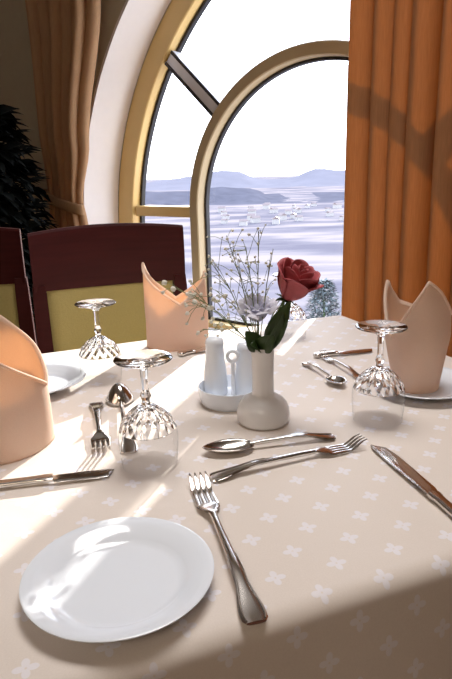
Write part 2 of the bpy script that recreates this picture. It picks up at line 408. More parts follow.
# ------------------------------------------------------------------ the valley outside
def dirpt(az_px, dist, z):       # az_px: sideways slope x/y
    return Vector((az_px * dist, dist, z))
bm = bmesh.new()
g0 = [bm.verts.new((x, y, -75)) for x, y in ((-5000, 40), (5000, 40), (5000, 5500), (-5000, 5500))]
bm.faces.new(g0); tag(finish(bm, 'ground', MA['fields'], smooth=False), kind='structure')
def ridge(name, dist, prof, zb, mat, depth=300, seed=1):
    rnd = random.Random(seed); bm = bmesh.new(); rows = []
    n = 120; s0, s1 = -0.9, 0.9
    for j in range(10):
        row = []; fy = j / 9
        for i in range(n + 1):
            s = s0 + (s1 - s0) * i / n
            top = ik(prof, s) + rnd.uniform(-0.0008, 0.0008)
            up = fy * fy * (3 - 2 * fy)
            y = dist + depth * fy + (rnd.uniform(-1, 1) * 0.01 * dist if 0 < j < 9 else 0)
            hz = zb + (1.07 + top * (dist + depth) - zb) * up + (rnd.uniform(-1, 1) * 0.0015 * dist if 0 < j < 9 else 0)
            row.append(bm.verts.new((s * y, y, hz)))
        rows.append(row)
    for a, b in zip(rows, rows[1:]): quad_strip(bm, a, b, False)
    last = [bm.verts.new((v.co.x * 1.02, v.co.y + depth, zb)) for v in rows[-1]]
    quad_strip(bm, rows[-1], last, False)
    return tag(finish(bm, name, mat, sharp=60), kind='structure')
# profile: sideways slope -> height slope seen from the table
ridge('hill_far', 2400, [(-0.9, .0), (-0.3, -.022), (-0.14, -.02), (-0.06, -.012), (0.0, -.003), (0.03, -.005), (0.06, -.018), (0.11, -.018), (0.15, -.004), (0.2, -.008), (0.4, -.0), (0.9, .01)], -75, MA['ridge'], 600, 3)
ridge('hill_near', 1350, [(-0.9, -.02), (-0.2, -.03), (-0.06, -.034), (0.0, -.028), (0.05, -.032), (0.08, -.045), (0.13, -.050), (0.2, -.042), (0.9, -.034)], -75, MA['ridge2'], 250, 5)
# houses of the town across the valley
rnd = random.Random(11)
hb = bmesh.new(); box(hb, (-5, -4, 0), (5, 4, 6))
h0 = empty('house', (0, 0, -75)); hw_ = finish(hb, 'wall', MA['house'], h0, smooth=False)
hb = bmesh.new(); a = [hb.verts.new(c) for c in ((-5.5, -4.5, 6), (5.5, -4.5, 6), (5.5, 4.5, 6), (-5.5, 4.5, 6), (-5.5, 0, 8.5), (5.5, 0, 8.5))]
for q in ((0, 1, 5, 4), (2, 3, 4, 5), (0, 4, 3), (1, 2, 5), (0, 3, 2, 1)): hb.faces.new([a[i] for i in q])
hr_ = finish(hb, 'roof', MA['house_roof'], h0, smooth=False)
k = 0; taken = []
while k < 26:
    d = rnd.uniform(840, 1230); s = rnd.uniform(-0.01, 0.20)
    if any(math.hypot(s * d - u, d - v) < 26 for u, v in taken): continue
    taken.append((s * d, d))
    if k == 0: r_ = h0
    else:
        r_ = h0.copy(); COL.objects.link(r_)
        for ch in (hw_, hr_):
            c = ch.copy(); COL.objects.link(c); c.parent = r_
    r_.location = (s * d, d, -75); r_.rotation_euler = (0, 0, rnd.uniform(0, PI)); sc = rnd.uniform(0.7, 1.3); r_.scale = (sc, sc, sc)
    tag(r_, 'tiny pale house of the town seen far across the valley through the window', 'house', 'pale houses of the far town')
    k += 1

# ------------------------------------------------------------------ curtains
def curtain_sheet(name, mat, parent, t0, t1, n_c, z0, z1, folds, amp, shape=None, seed=1, nseg=240, nz=40, origin=None):
    rnd = random.Random(seed); ph = [rnd.uniform(0, 6.28) for _ in range(6)]
    bm = bmesh.new(); rows = []
    for j in range(nz + 1):
        z = z0 + (z1 - z0) * j / nz; row = []
        a, b, am = (t0, t1, amp) if shape is None else shape(z)
        for i in range(nseg + 1):
            u = i / nseg
            s = u + 0.012 * math.sin(u * 17 + ph[0]) + 0.004 * math.sin(z * 2.2 + ph[1])
            pf = PI * folds * (s + 0.010 * math.sin(s * 41 + ph[5])); f = 1.2 - 2.2 * abs(math.sin(pf)) ** 0.8 * (0.75 + 0.25 * math.sin(pf * 0.63 + ph[3])) + 0.3 * math.sin(2 * PI * folds * 0.37 * s + ph[4] + z * 0.5)
            t = a + (b - a) * u - am * 0.30 * math.sin(2 * pf)
            row.append(bm.verts.new(WP(t, n_c + am * f, z) - origin))
        rows.append(row)
    for a, b in zip(rows, rows[1:]): quad_strip(bm, a, b, False)
    o = finish(bm, name, mat, parent, sharp=180)
    sm = o.modifiers.new('thick', 'SOLIDIFY'); sm.thickness = 0.0015
    return o
root = empty('curtain', WP(-0.2, 1.47, ZF)); tag(root, 'terracotta orange curtain hanging in straight folds at the right side of the window', 'curtain', 'window curtains')
curtain_sheet('fabric', MA['curtain'], root, -0.722, 0.46, 1.47, ZF + 0.03, 1.78, 24, 0.036, None, 4, 620, 24, root.location)
root = empty('curtain', WP(-2.05, 1.60, ZF)); tag(root, 'brown tied-back curtain gathered at the left of the arched window', 'curtain', 'window curtains')
ZK = 0.205
def lshape(z):
    l = ik([(-0.75, -2.26), (ZK - 0.2, -2.21), (ZK, -2.185), (ZK + 0.25, -2.20), (1.2, -2.22), (1.8, -2.26)], z)
    r = ik([(-0.75, -1.86), (ZK - 0.2, -1.95), (ZK, -1.975), (ZK + 0.22, -1.925), (0.95, -1.80), (1.8, -1.70)], z)
    return l, r, ik([(-0.75, .03), (ZK - .05, .018), (ZK, .014), (ZK + .3, .028), (1.8, .034)], z)
curtain_sheet('fabric', MA['curtain_l'], root, 0, 0, 1.60, ZF + 0.03, 1.78, 9, 0.02, lshape, 9, 240, 60, root.location)
bm = bmesh.new(); rows = []
for i in range(49):
    a = 2 * PI * i / 48; row = []
    for j in range(7):
        z = ZK - 0.022 + 0.044 * j / 6; bulge = 0.004 * math.sin(PI * j / 6)
        row.append(bm.verts.new(WP(-2.08 + (0.118 + bulge) * math.cos(a), 1.60 + (0.034 + bulge) * math.sin(a), z - 0.03 * math.cos(a)) - root.location))
    rows.append(row)
for a, b in zip(rows, rows[1:]): quad_strip(bm, a, b, False)
tb = finish(bm, 'tieback', MA['curtain_l'], root, sharp=180); tb.modifiers.new('thick', 'SOLIDIFY').thickness = 0.003

# ------------------------------------------------------------------ table and tablecloth
TA = R(21.5)
E1 = Vector((math.cos(TA), math.sin(TA), 0)); E2 = Vector((-math.sin(TA), math.cos(TA), 0))
A0, A1, B0, B1 = -0.42, 0.725, 0.331, 1.125
def TP(a, b, z): return E1 * a + E2 * b + Vector((0, 0, z + ZT))
tc_ = TP((A0 + A1) / 2, (B0 + B1) / 2, 0)
troot = empty('dining_table', (tc_.x, tc_.y, 0), TA); tag(troot, 'rectangular wooden dining table under the cream patterned cloth', 'table')
hx, hy = (A1 - A0) / 2 - 0.004, (B1 - B0) / 2 - 0.004
bm = bmesh.new(); bevelled_box(bm, (-hx, -hy, ZT - 0.034), (hx, hy, ZT - 0.0025), 0.012); finish(bm, 'tabletop', MA['wood'], troot)
for sx_ in (-1, 1):
    for sy_ in (-1, 1):
        bm = bmesh.new(); x, y = sx_ * (hx - 0.09), sy_ * (hy - 0.09)
        secs = [(z, wd) for z, wd in ((0, .02), (.3, .024), (.6, .03), (ZT - .034, .032))]
        rings = [[bm.verts.new((x + i * wd, y + j * wd, z)) for i, j in ((-1, -1), (1, -1), (1, 1), (-1, 1))] for z, wd in secs]
        for a, b in zip(rings, rings[1:]): quad_strip(bm, a, b)
        bm.faces.new(rings[0]); bm.faces.new(rings[-1]); finish(bm, 'leg', MA['wood'], troot, smooth=False)
bm = bmesh.new(); uvl = bm.loops.layers.uv.new('cloth'); UV = {}
def cv(a, b, z, ua, ub):
    v = bm.verts.new(TP(a, b, z)); p = E1 * ua + E2 * ub; UV[v] = (p.x, p.y); return v
cr = 0.025; per = []
NA, NBt = 60, 44
for i in range(NA + 1): per.append((A0 + cr + (A1 - A0 - 2 * cr) * i / NA, B0, 0, -1))
for i in range(1, 6): t = PI / 2 * i / 6; per.append((A1 - cr + cr * math.sin(t), B0 + cr - cr * math.cos(t), math.sin(t), -math.cos(t)))
for i in range(NBt + 1): per.append((A1, B0 + cr + (B1 - B0 - 2 * cr) * i / NBt, 1, 0))
for i in range(1, 6): t = PI / 2 * i / 6; per.append((A1 - cr + cr * math.cos(t), B1 - cr + cr * math.sin(t), math.cos(t), math.sin(t)))
for i in range(NA + 1): per.append((A1 - cr - (A1 - A0 - 2 * cr) * i / NA, B1, 0, 1))
for i in range(1, 6): t = PI / 2 * i / 6; per.append((A0 + cr - cr * math.sin(t), B1 - cr + cr * math.cos(t), -math.sin(t), math.cos(t)))
for i in range(NBt + 1): per.append((A0, B1 - cr - (B1 - B0 - 2 * cr) * i / NBt, -1, 0))
for i in range(1, 6): t = PI / 2 * i / 6; per.append((A0 + cr - cr * math.cos(t), B0 + cr - cr * math.sin(t), -math.cos(t), -math.sin(t)))
rr = 0.016; rows = []
def prow(off, z, ulen, wave=0.0):
    row = []
    for k, (a, b, na, nb) in enumerate(per):
        wv = wave * (0.5 + 0.5 * math.sin(k * 0.42 + 0.8 * math.sin(k * 0.11)))
        row.append(cv(a + na * (off + wv), b + nb * (off + wv), z, a + na * ulen, b + nb * ulen))
    return row
rows.append(prow(-rr, 0, -rr))
for i in range(1, 7): t = PI / 2 * i / 6; rows.append(prow(-rr + rr * math.sin(t) * 1.1, -rr + rr * math.cos(t), -rr + rr * t))
for i in range(1, 15): d = 0.30 * i / 14; rows.append(prow(0.003 + 0.01 * i / 14, -rr - d, rr * 0.57 + d, 0.045 * (i / 14) ** 1.2))
for a, b in zip(rows, rows[1:]): quad_strip(bm, a, b)
bm.faces.new(rows[0])
for f in bm.faces:
    for l in f.loops: l[uvl].uv = UV[l.vert]
cl = finish(bm, 'tablecloth', MA['cloth'], sharp=80)
sd_ = cl.modifiers.new('thick', 'SOLIDIFY'); sd_.thickness = 0.0012; sd_.offset = -1
tag(cl, 'cream damask tablecloth with woven white four-petal flowers, spread over the table', 'tablecloth')

# ------------------------------------------------------------------ cutlery
def rooted(name, A, B, label, cat, group, z=0.0, L=None):
    A = Vector(A); B = Vector(B); d = B - A
    r = empty(name, V(A.x, A.y, z), math.atan2(d.y, d.x)); tag(r, label, cat, group)
    return r, (L or d.length)
def handle_mesh(L, x1, wend, wneck, zt, sc=1.0, thick=0.0022):
    """handle from x=0 to x1"""
    bm = bmesh.new(); secs = []
    n = 40
    for i in range(n + 1):
        u = i / n; x = x1 * u
        hw = ik([(0, wend * .78), (.02, wend * 1.02), (.07, wend * 1.05), (.30, wend * .58), (.62, wneck * 1.15), (.85, wneck), (1, wneck * 1.1)], u)
        z = ik([(0, zt[0]), (.45, zt[1]), (1, zt[2])], u)
        ht = ik([(0, thick * .7), (.5, thick), (.85, thick * 1.25), (1, thick)], u)
        secs.append((x, 0, z, hw, ht))
    sweep(bm, secs, 14)
    # raised bead along the edge of the broad end
    for s in (-1, 1):
        pts = []
        for i in range(22):
            u = 0.01 + 0.5 * i / 21
            hw = ik([(0, wend * .78), (.02, wend * 1.02), (.07, wend * 1.05), (.30, wend * .58), (.62, wneck * 1.15)], u)
            pts.append((x1 * u, s * hw * 0.80, ik([(0, zt[0]), (.45, zt[1]), (1, zt[2])], u) + thick * 0.72))
        tube(bm, pts, 0.0008, 6)
    return bm
def fork(A, B, label, group='table forks', sc=1.0, L=None, z=0.0):
    r, L = rooted('fork', A, B, label, 'fork', group, z, L)
    w = L / 0.228 * sc
    xh = L * 0.66
    finish(handle_mesh(L, xh, 0.0105 * w, 0.0036 * w, (0.0026, 0.009, 0.0075)), 'handle', MA['steel'], r)
    bm = bmesh.new(); secs = []
    zt = [(0, .0075), (.35, .0035), (.65, .003), (1, .0125)]
    xt = L * 0.775
    for i in range(13):
        u = i / 12; x = xh + (xt - xh) * u; g = (x - xh) / (L - xh)
        secs.append((x, 0, ik(zt, g), ik([(0, .0039), (.35, .0075), (.7, .0118), (1, .0122)], u) * w, .0013))
    sweep(bm, secs, 14)
    for k in range(4):
        y0 = (-1.5 + k) * 0.0064 * w; ss = []
        for i in range(11):
            u = i / 10; x = xt - 0.003 + (L - xt + 0.003) * u; g = (x - xh) / (L - xh)
            ss.append((x, y0 * (1 - 0.06 * u), ik(zt, g), ik([(0, .0026), (.75, .0021), (1, .0009)], u) * w, ik([(0, .0012), (1, .0007)], u)))
        sweep(bm, ss, 8)
    finish(bm, 'tines', MA['steel'], r); return r
def spoon(A, B, label, group='table spoons', L=None, z=0.0, bw=0.0195, convex=False, bl=0.30):
    r, L = rooted('spoon', A, B, label, 'spoon', group, z, L)
    w = L / 0.2; xh = L * (1 - bl)
    finish(handle_mesh(L, xh + 0.002, 0.0095 * w, 0.003 * w, (0.0026, 0.010, 0.0075)), 'handle', MA['steel'], r)
    bm = bmesh.new(); nu, nv = 28, 18; grid = []
    for i in range(nu + 1):
        u = i / nu; x = xh - 0.002 + (L - xh + 0.002) * u
        hw = bw * max(0.0, math.sin(PI * min(1, (u ** 0.86)))) ** 0.55 * (1.0) + 0.0015 * (1 - u)
        if convex: hw = max(bw * math.sqrt(max(0, 1 - (2 * u - 1) ** 2)), 0.002 * (1 - u))
        if u > 0.999: hw = 0.0004
        row = []
        for j in range(nv + 1):
            s = -1 + 2 * j / nv
            dep = 0.0085 * (1 - s * s) * math.sin(PI * u) ** (0.5 if convex else 0.7)
            rim = ik([(0, .0078), (.35, .0095), (.75, .0098), (1, .0102)], u)
            zz = rim - dep if not convex else 0.002 + dep * 2.7 + 0.003 * math.sin(PI * u)
            row.append(bm.verts.new((x, s * hw, zz)))
        grid.append(row)
    for a, b in zip(grid, grid[1:]): quad_strip(bm, a, b, False)
    o = finish(bm, 'bowl', MA['steel'], r, sharp=180); o.modifiers.new('thick', 'SOLIDIFY').thickness = 0.0012; return r
def knife(A, B, label, group='table knives', L=None, z=0.0, blade=0.5):
    r, L = rooted('knife', A, B, label, 'knife', group, z, L)
    xh = L * (1 - blade)
    bm = bmesh.new(); secs = []
    for i in range(31):
        u = i / 30
        secs.append((xh * u, 0, 0.0045 + 0.0005 * u, ik([(0, .005), (.05, .0078), (.12, .0085), (.45, .0062), (.9, .0058), (.96, .0075), (1, .007)], u), ik([(0, .003), (.1, .0043), (.9, .0036), (1, .0030)], u)))
    sweep(bm, secs, 14); finish(bm, 'handle', MA['steel'], r)
    bm = bmesh.new(); secs = []
    for i in range(33):
        u = i / 32; x = xh - 0.002 + (L - xh + 0.002) * u
        lo = ik([(0, -.0068), (.12, -.0098), (.7, -.0108), (.9, -.0085), (1, .004)], u)
        hi = ik([(0, .0068), (.1, .0075), (.6, .0088), (.92, .0088), (1, .0060)], u)
        secs.append((x, (lo + hi) / 2, 0.0045 - 0.002 * u, (hi - lo) / 2, 0.0010))
    sweep(bm, secs, 10, 2.2); finish(bm, 'blade', MA['steel'], r); return r

fork((0.0165, 0.362), (-0.034, 0.569), 'large silver dinner fork beside the white plate in the foreground, tines pointing away')
knife((0.229, 0.412), (0.172, 0.644), 'silver table knife at the right edge, blade tip pointing to the table centre', blade=0.50)
knife((-0.345, 0.548), (-0.127, 0.595), 'silver knife in front of the left peach napkin, short blade pointing right', blade=0.29)
spoon((0.128, 0.668), (-0.030, 0.634), 'silver spoon lying before the white bud vase, bowl to the left', bw=0.0148, bl=0.36)
fork((-0.020, 0.574), (0.158, 0.646), 'silver fork lying behind the foreground fork, just below the spoon, tines to the right')
fork((-0.188, 0.800), (-0.148, 0.636), 'small silver dessert fork beside the dark spoon bowl on the left, tines toward the viewer', sc=1.3)
spoon((-0.116, 0.640), (-0.161, 0.835), 'silver spoon with a dark round domed bowl, left of the middle inverted goblet', bw=0.0205, convex=True, bl=0.23)
knife((0.152, 0.990), (0.262, 1.020), 'small knife at the back right, handle near the curtain side of the table', blade=0.62)
fork((0.205, 0.870), (0.166, 0.992), 'small silver fork at the back right between knife and inverted goblet')
spoon((0.130, 0.955), (0.172, 0.835), 'small silver spoon at the back right with its handle pointing to the window', bw=0.013)
knife((-0.085, 1.020), (-0.020, 1.062), 'small knife lying in front of the back peach napkin', blade=0.6)

# ------------------------------------------------------------------ plates
def plate(c, rad, label, z=0.0):
    k = rad / 0.075
    prof = [(0, .0028), (.03, .0028), (.047, .0034), (.0535, .0055), (.058, .0080), (.066, .0108), (.0735, .0135), (.075, .0142), (.0752, .0151), (.0742, .0158),
            (.066, .0130), (.0575, .0100), (.0535, .0076), (.0495, .0054), (.045, .0046), (.02, .0042), (0, .0042)]
    foot = [(0, .0028), (.038, .0028), (.040, 0), (.043, 0), (.046, .0034)]
    bm = bmesh.new(); lathe(bm, [(r * k, zz * k) for r, zz in foot + prof[3:]], 96)
    o = finish(bm, 'plate', MA['china'], sharp=60, loc=V(c[0], c[1], z)); return tag(o, label, 'plate', 'small white plates')
plate((-0.090, 0.409), 0.0755, 'round white plate in the foreground left of the dinner fork, empty and glossy')
plate((-0.298, 0.880), 0.078, 'white plate behind the left peach napkin, partly in its shadow')
plate((0.285, 0.825), 0.074, 'white plate under the standing beige napkin on the right')

# ------------------------------------------------------------------ napkins
def napkin(c, z, rx, ry, tab, label, lean=(0, 0), flare=0.0, rot=0.0):
    """standing mitre-folded napkin; tab: (angle in degrees, rim height)"""
    tab = [(a, h) for a, h in tab]; tab = tab + [(tab[0][0] + 360, tab[0][1])]
    def hgt(a):
        while a < tab[0][0]: a += 360
        while a > tab[-1][0]: a -= 360
        for (p, u), (q, v) in zip(tab, tab[1:]):
            if a <= q: return u + (v - u) * (a - p) / (q - p)
    bm = bmesh.new(); n, m = 144, 26; rows = []
    hm = max(h for _, h in tab)
    for j in range(m + 1):
        v = j / m; row = []
        for i in range(n):
            a = 360 * i / n; h = hgt(a) * v; t = h / hm
            wob = 1 + 0.03 * math.sin(3 * R(a) + 1.3) + 0.02 * math.sin(5 * R(a) + 4 * t)
            f = (1 + flare * min(1, h / 0.08) - 0.10 * max(0, t - 0.5)) * wob
            row.append(bm.verts.new((rx * f * math.cos(R(a)) + lean[0] * t, ry * f * math.sin(R(a)) + lean[1] * t, h)))
        rows.append(row)
    for a, b in zip(rows, rows[1:]): quad_strip(bm, a, b)
    root_ = finish(bm, 'napkin', MA['napkin'], sharp=180, loc=V(c[0], c[1], z), rot=(0, 0, rot))
    s = root_.modifiers.new('thick', 'SOLIDIFY'); s.thickness = 0.0028
    # hem fold along the rim
    bm = bmesh.new(); top = []
    for i in range(n + 1):
        v = rows and None
        a = 360 * i / n; h = hgt(a % 360 if i < n else 0); t = h / hm
        wob = 1 + 0.03 * math.sin(3 * R(a) + 1.3) + 0.02 * math.sin(5 * R(a) + 4 * t)
        f = (1 + flare * min(1, h / 0.08) - 0.10 * max(0, t - 0.5)) * wob
        top.append(Vector((rx * f * math.cos(R(a)) + lean[0] * t, ry * f * math.sin(R(a)) + lean[1] * t, h)))
    tube(bm, top, 0.0022, 6); finish(bm, 'hem', MA['napkin'], root_)
    return tag(root_, label, 'napkin', 'standing folded napkins')
napkin((-0.279, 0.680), 0.001, 0.059, 0.062, [(0, .076), (97, .148), (178, .08), (255, .150)], 'peach napkin folded upright at the left edge of the photo, nearest to the viewer')
napkin((0.277, 0.828), 0.0052, 0.032, 0.034, [(-88, .163), (-62, .148), (-22, .112), (48, .102), (105, .118), (134, .152), (205, .080)], 'beige napkin folded upright with two points, on the right plate before the curtain', lean=(-0.008, 0.0), flare=0.42)
napkin((-0.093, 1.085), 0.001, 0.058, 0.036, [(0, .140), (90, .085), (178, .158), (283, .086)], 'peach napkin folded upright at the back of the table before the chair')

# ------------------------------------------------------------------ inverted goblets
def goblet_meshes():
    bm = bmesh.new(); lathe(bm, [(0, .126), (.026, .1262), (.0312, .1255), (.0318, .1245), (.031, .1236), (.018, .1205), (.0075, .1165), (.0045, .113)], 48, caps=False)
    ring = [v for v in bm.verts if abs(v.co.z - .113) < 1e-6]; bm.faces.new(ring)
    foot = finish(bm, 'foot', MA['crystal'])
    bm = bmesh.new(); lathe(bm, [(0, .1129), (.0045, .1129), (.0038, .102), (.0040, .088), (.0062, .0815), (.0042, .0768), (.0050, .072), (0, .072)], 8)
    stem = finish(bm, 'stem', MA['crystal'], smooth=False)
    bm = bmesh.new()
    prof = [(0, .0719), (.0052, .0719), (.011, .0695), (.0195, .063), (.0272, .054), (.0322, .044), (.0315, .043), (.0260, .053), (.0182, .061), (.010, .0665), (0, .0685)]
    lathe(bm, prof, 32, rmod=lambda a, z: 1 + 0.045 * math.copysign(1, math.sin(16 * a + z * 260 + .2)) * (1 if .046 < z < .0705 else 0))
    cut = finish(bm, 'cut_bowl_base', MA['crystal'], smooth=False)
    bm = bmesh.new(); lathe(bm, [(.0322, .0439), (.0334, .037), (.0336, .028), (.0328, .016), (.0312, .0), (.0308, .0), (.0324, .016), (.0332, .028), (.0330, .037), (.0318, .0436)], 64)
    bowl = finish(bm, 'bowl', MA['wineglass'])
    return foot, stem, cut, bowl
GP = goblet_meshes()
def goblet(i, c, label, rz):
    r = empty('goblet', V(c[0], c[1], 0.0006), rz); tag(r, label, 'glass', 'upside-down crystal goblets')
    for p in GP:
        q = p if i == 0 else p.copy()
        if i: COL.objects.link(q)
        q.parent = r
goblet(0, (-0.090, 0.617), 'upside-down cut crystal goblet in the middle left, beside the dark spoon bowl', 0.1)
goblet(1, (-0.200, 0.908), 'upside-down cut crystal goblet at the back left, before the olive chair panel', 0.5)
goblet(2, (0.194, 0.722), 'upside-down cut crystal goblet on the right, before the beige napkin', 0.9)
goblet(3, (0.122, 1.115), 'upside-down cut crystal goblet at the back behind the rose', 0.3)

# ------------------------------------------------------------------ cruet dish, shakers, vase
bm = bmesh.new()
lathe(bm, [(0, .002), (.034, .002), (.036, 0), (.039, 0), (.0415, .004), (.0435, .014), (.0445, .0235), (.0440, .0250), (.0430, .0250), (.0415, .0225), (.0395, .010), (.036, .0062), (0, .0056)], 72)
dr = empty('cruet_dish', V(0.003, 0.800, 0)); tag(dr, 'round white china cruet dish left of the bud vase, holding the shakers', 'dish')
finish(bm, 'bowl', MA['china'], dr, sharp=50)
bm = bmesh.new(); tube(bm, [(0.0055, -.003, .0056), (.0055, -.003, .03), (.0055, -.003, .061)], [.0036, .0028, .0026], 12)
ringp = [(0.0055 + .0075 * math.cos(a), -.003, .068 + .0075 * math.sin(a)) for a in [2 * PI * i / 24 for i in range(25)]]
tube(bm, ringp, 0.0026, 10); finish(bm, 'handle', MA['china'], dr)
def shaker(c, label, hh):
    r = empty('shaker', V(c[0], c[1], 0.0066)); tag(r, label, 'shaker', 'white china shakers')
    bm = bmesh.new(); lathe(bm, [(0, 0), (.0158, 0), (.0170, .002), (.0174, .014), (.0162, .034), (.0138, .052), (.0128, hh - .014), (.0128, hh - .0125), (0, hh - .0125)], 40)
    finish(bm, 'body', MA['china'], r, sharp=50)
    bm = bmesh.new(); lathe(bm, [(0, hh - .0125), (.0132, hh - .0125), (.0134, hh - .010), (.0120, hh - .004), (.0078, hh - .0008), (0, hh)], 40)
    cap = finish(bm, 'cap', MA['china'], r, sharp=50)
    bm = bmesh.new()
    for k in range(3):
        a = 2 * PI * k / 3; lathe(bm, [(0, hh + .0001), (.0011, hh - .0003), (.0011, hh - .002), (0, hh - .002)], 10, (.004 * math.cos(a), .004 * math.sin(a), -.0006))
    finish(bm, 'hole', MA['hole'], cap)
shaker((-0.0165, 0.816), 'tall white china shaker in the cruet dish, the left of the pair', 0.086)
shaker((0.0275, 0.812), 'white china shaker in the cruet dish, the one half hidden by the bud vase', 0.078)

bm = bmesh.new()
VH = 0.101
lathe(bm, [(0, .001), (.029, .0006), (.0305, 0), (.0325, .001), (.0340, .005), (.0345, .011), (.0338, .0185), (.0312, .0255), (.0268, .0310), (.0205, .0350), (.0158, .0370), (.0144, .0395), (.0140, .046), (.0138, .060), (.0140, .080), (.0146, VH - .004), (.0150, VH), (.0142, VH + .0006), (.0132, VH - .002), (.0120, .080), (.0120, .05), (0, .045)], 72)
vo = finish(bm, 'bud_vase', MA['china_vase'], sharp=70, loc=V(0.046, 0.728, 0.0))
tag(vo, 'white china bud vase with bulbous base and straight neck, holding the rose', 'vase')

# ------------------------------------------------------------------ flowers
VX, VY = 0.046, 0.728
def leaf_mesh(bm, p0, p1, width, bend, normal, fold=0.25, n=12):
    p0, p1 = Vector(p0), Vector(p1); d = p1 - p0; side = d.cross(Vector(normal)).normalized(); nn = side.cross(d).normalized()
    rows = []
    for i in range(n + 1):
        u = i / n; c = p0 + d * u + nn * bend * math.sin(PI * u)
        hw = width * math.sin(PI * min(1, u ** 0.8 * 0.97 + 0.03)) ** 0.8
        rows.append([bm.verts.new(c + side * hw * s + nn * (abs(s) * hw * fold + 0.0006 * math.sin(u * 40) * abs(s))) for s in (-1, -.5, 0, .5, 1)])
    for a, b in zip(rows, rows[1:]): quad_strip(bm, a, b, False)
rr_ = empty('rose', V(VX, VY, 0.05)); tag(rr_, 'dusky red rose with dark leaves leaning right in the bud vase', 'flower')
O = Vector((VX, VY, 0.05))
def rel(x, y, z): return Vector((x, y, z)) - O
bm = bmesh.new(); tube(bm, [rel(VX + .001, VY, .050), rel(VX + .004, VY, .09), rel(.060, .727, .135), rel(.0745, .725, .163)], [.0016, .0017, .0018, .0022], 8); finish(bm, 'stem', MA['stem'], rr_)
ax = Vector((.42, -.28, .86)).normalized(); q = Vector((0, 0, 1)).rotation_difference(ax)
base = rel(.0755, .7255, .1635)
def petal(bm, a0, wid, r0, r1, hh, curl, z0=0.0, nu=12, nv=12):
    rows = []
    for j in range(nv + 1):
        v = j / nv; row = []
        for i in range(nu + 1):
            s = -1 + 2 * i / nu; a = a0 + s * wid * (0.55 + 0.45 * math.sin(PI * (0.15 + 0.75 * v)))
            top = hh * (1 - 0.16 * abs(s) ** 2.2)
            r = r0 + (r1 - r0) * math.sin(PI / 2 * min(1, v * 1.15)) ** 0.8 + curl * max(0, v - 0.68) ** 1.5 * 4 * (1 - 0.2 * s * s) + 0.0012 * s
            z = z0 + top * v - curl * 1.1 * max(0, v - .8) ** 1.3 * 3
            p = Vector((r * math.cos(a), r * math.sin(a), z)) * 1.08; p.rotate(q); row.append(bm.verts.new(base + p))
        rows.append(row)
    for a, b in zip(rows, rows[1:]): quad_strip(bm, a, b, False)
specs = []
for k in range(4): specs.append((k * 1.7, 1.5, .001, .0055, .044, .0005))
for k in range(4): specs.append((0.5 + k * 1.62, 1.15, .002, .0115, .046, .002))
for k in range(5): specs.append((0.2 + k * 1.26, .95, .003, .0175, .045, .006))
for k in range(5): specs.append((0.8 + k * 1.26, .86, .003, .0215, .041, .011))
for k, (a0, wd, r0, r1, hh, cu) in enumerate(specs):
    bm = bmesh.new(); petal(bm, a0, wd, r0, r1, hh, cu)
    o = finish(bm, 'petal', MA['rose'], rr_, sharp=180); o.modifiers.new('thick', 'SOLIDIFY').thickness = 0.0006
bm = bmesh.new()
for k in range(5):
    a = k * 1.257; p = Vector((.016 * math.cos(a), .016 * math.sin(a), -.004)); p.rotate(q); nrm = ax
    leaf_mesh(bm, base - ax * .002, base + p, .0035, .001, nrm)
finish(bm, 'sepal', MA['leaf'], rr_)
for p0, p1, wd, bd, nm in [((.052, .724, .098), (.080, .712, .164), .0125, .003, (-.4, -.9, .2)), ((.050, .722, .099), (.070, .708, .150), .0105, .004, (.5, -.85, .1)),
                           ((.040, .722, .099), (.024, .716, .126), .0120, .003, (.2, -.9, .4)), ((.043, .720, .101), (.060, .708, .122), .0120, .004, (.1, -.9, .4)),
                           ((.040, .724, .100), (.030, .708, .110), .0095, .003, (-.2, -.8, .6)), ((.054, .730, .1), (.074, .735, .150), .008, .003, (-.3, -.9, .3))]:
    bm = bmesh.new(); leaf_mesh(bm, rel(*p0), rel(*p1), wd, bd, nm); o = finish(bm, 'leaf', MA['leaf'], rr_, sharp=180); o.modifiers.new('thick', 'SOLIDIFY').thickness = 0.0005

# pale ruffled bloom beside the rose
wr = empty('white_flower', V(VX, VY, 0.05)); tag(wr, 'pale white ruffled flower in the bud vase left of the rose', 'flower')
bm = bmesh.new(); tube(bm, [rel(VX - .004, VY + .006, .052), rel(VX - .005, VY + .006, .098), rel(.042, .752, .130)], .0014, 8); finish(bm, 'stem', MA['stem'], wr)
base = rel(.042, .752, .129); ax = Vector((-.1, -.35, .93)).normalized(); q = Vector((0, 0, 1)).rotation_difference(ax)
bm = bmesh.new()
for k in range(30):
    a0 = k * 2.4; f = k / 29
    petal(bm, a0, 0.55 + .12 * math.sin(k * 1.7), .001, .004 + .014 * f, .036 - .009 * f + .003 * math.sin(k * 2.3), .004 + .010 * f, 0, 8, 8)
finish(bm, 'bloom', MA['bloom'], wr, sharp=180)

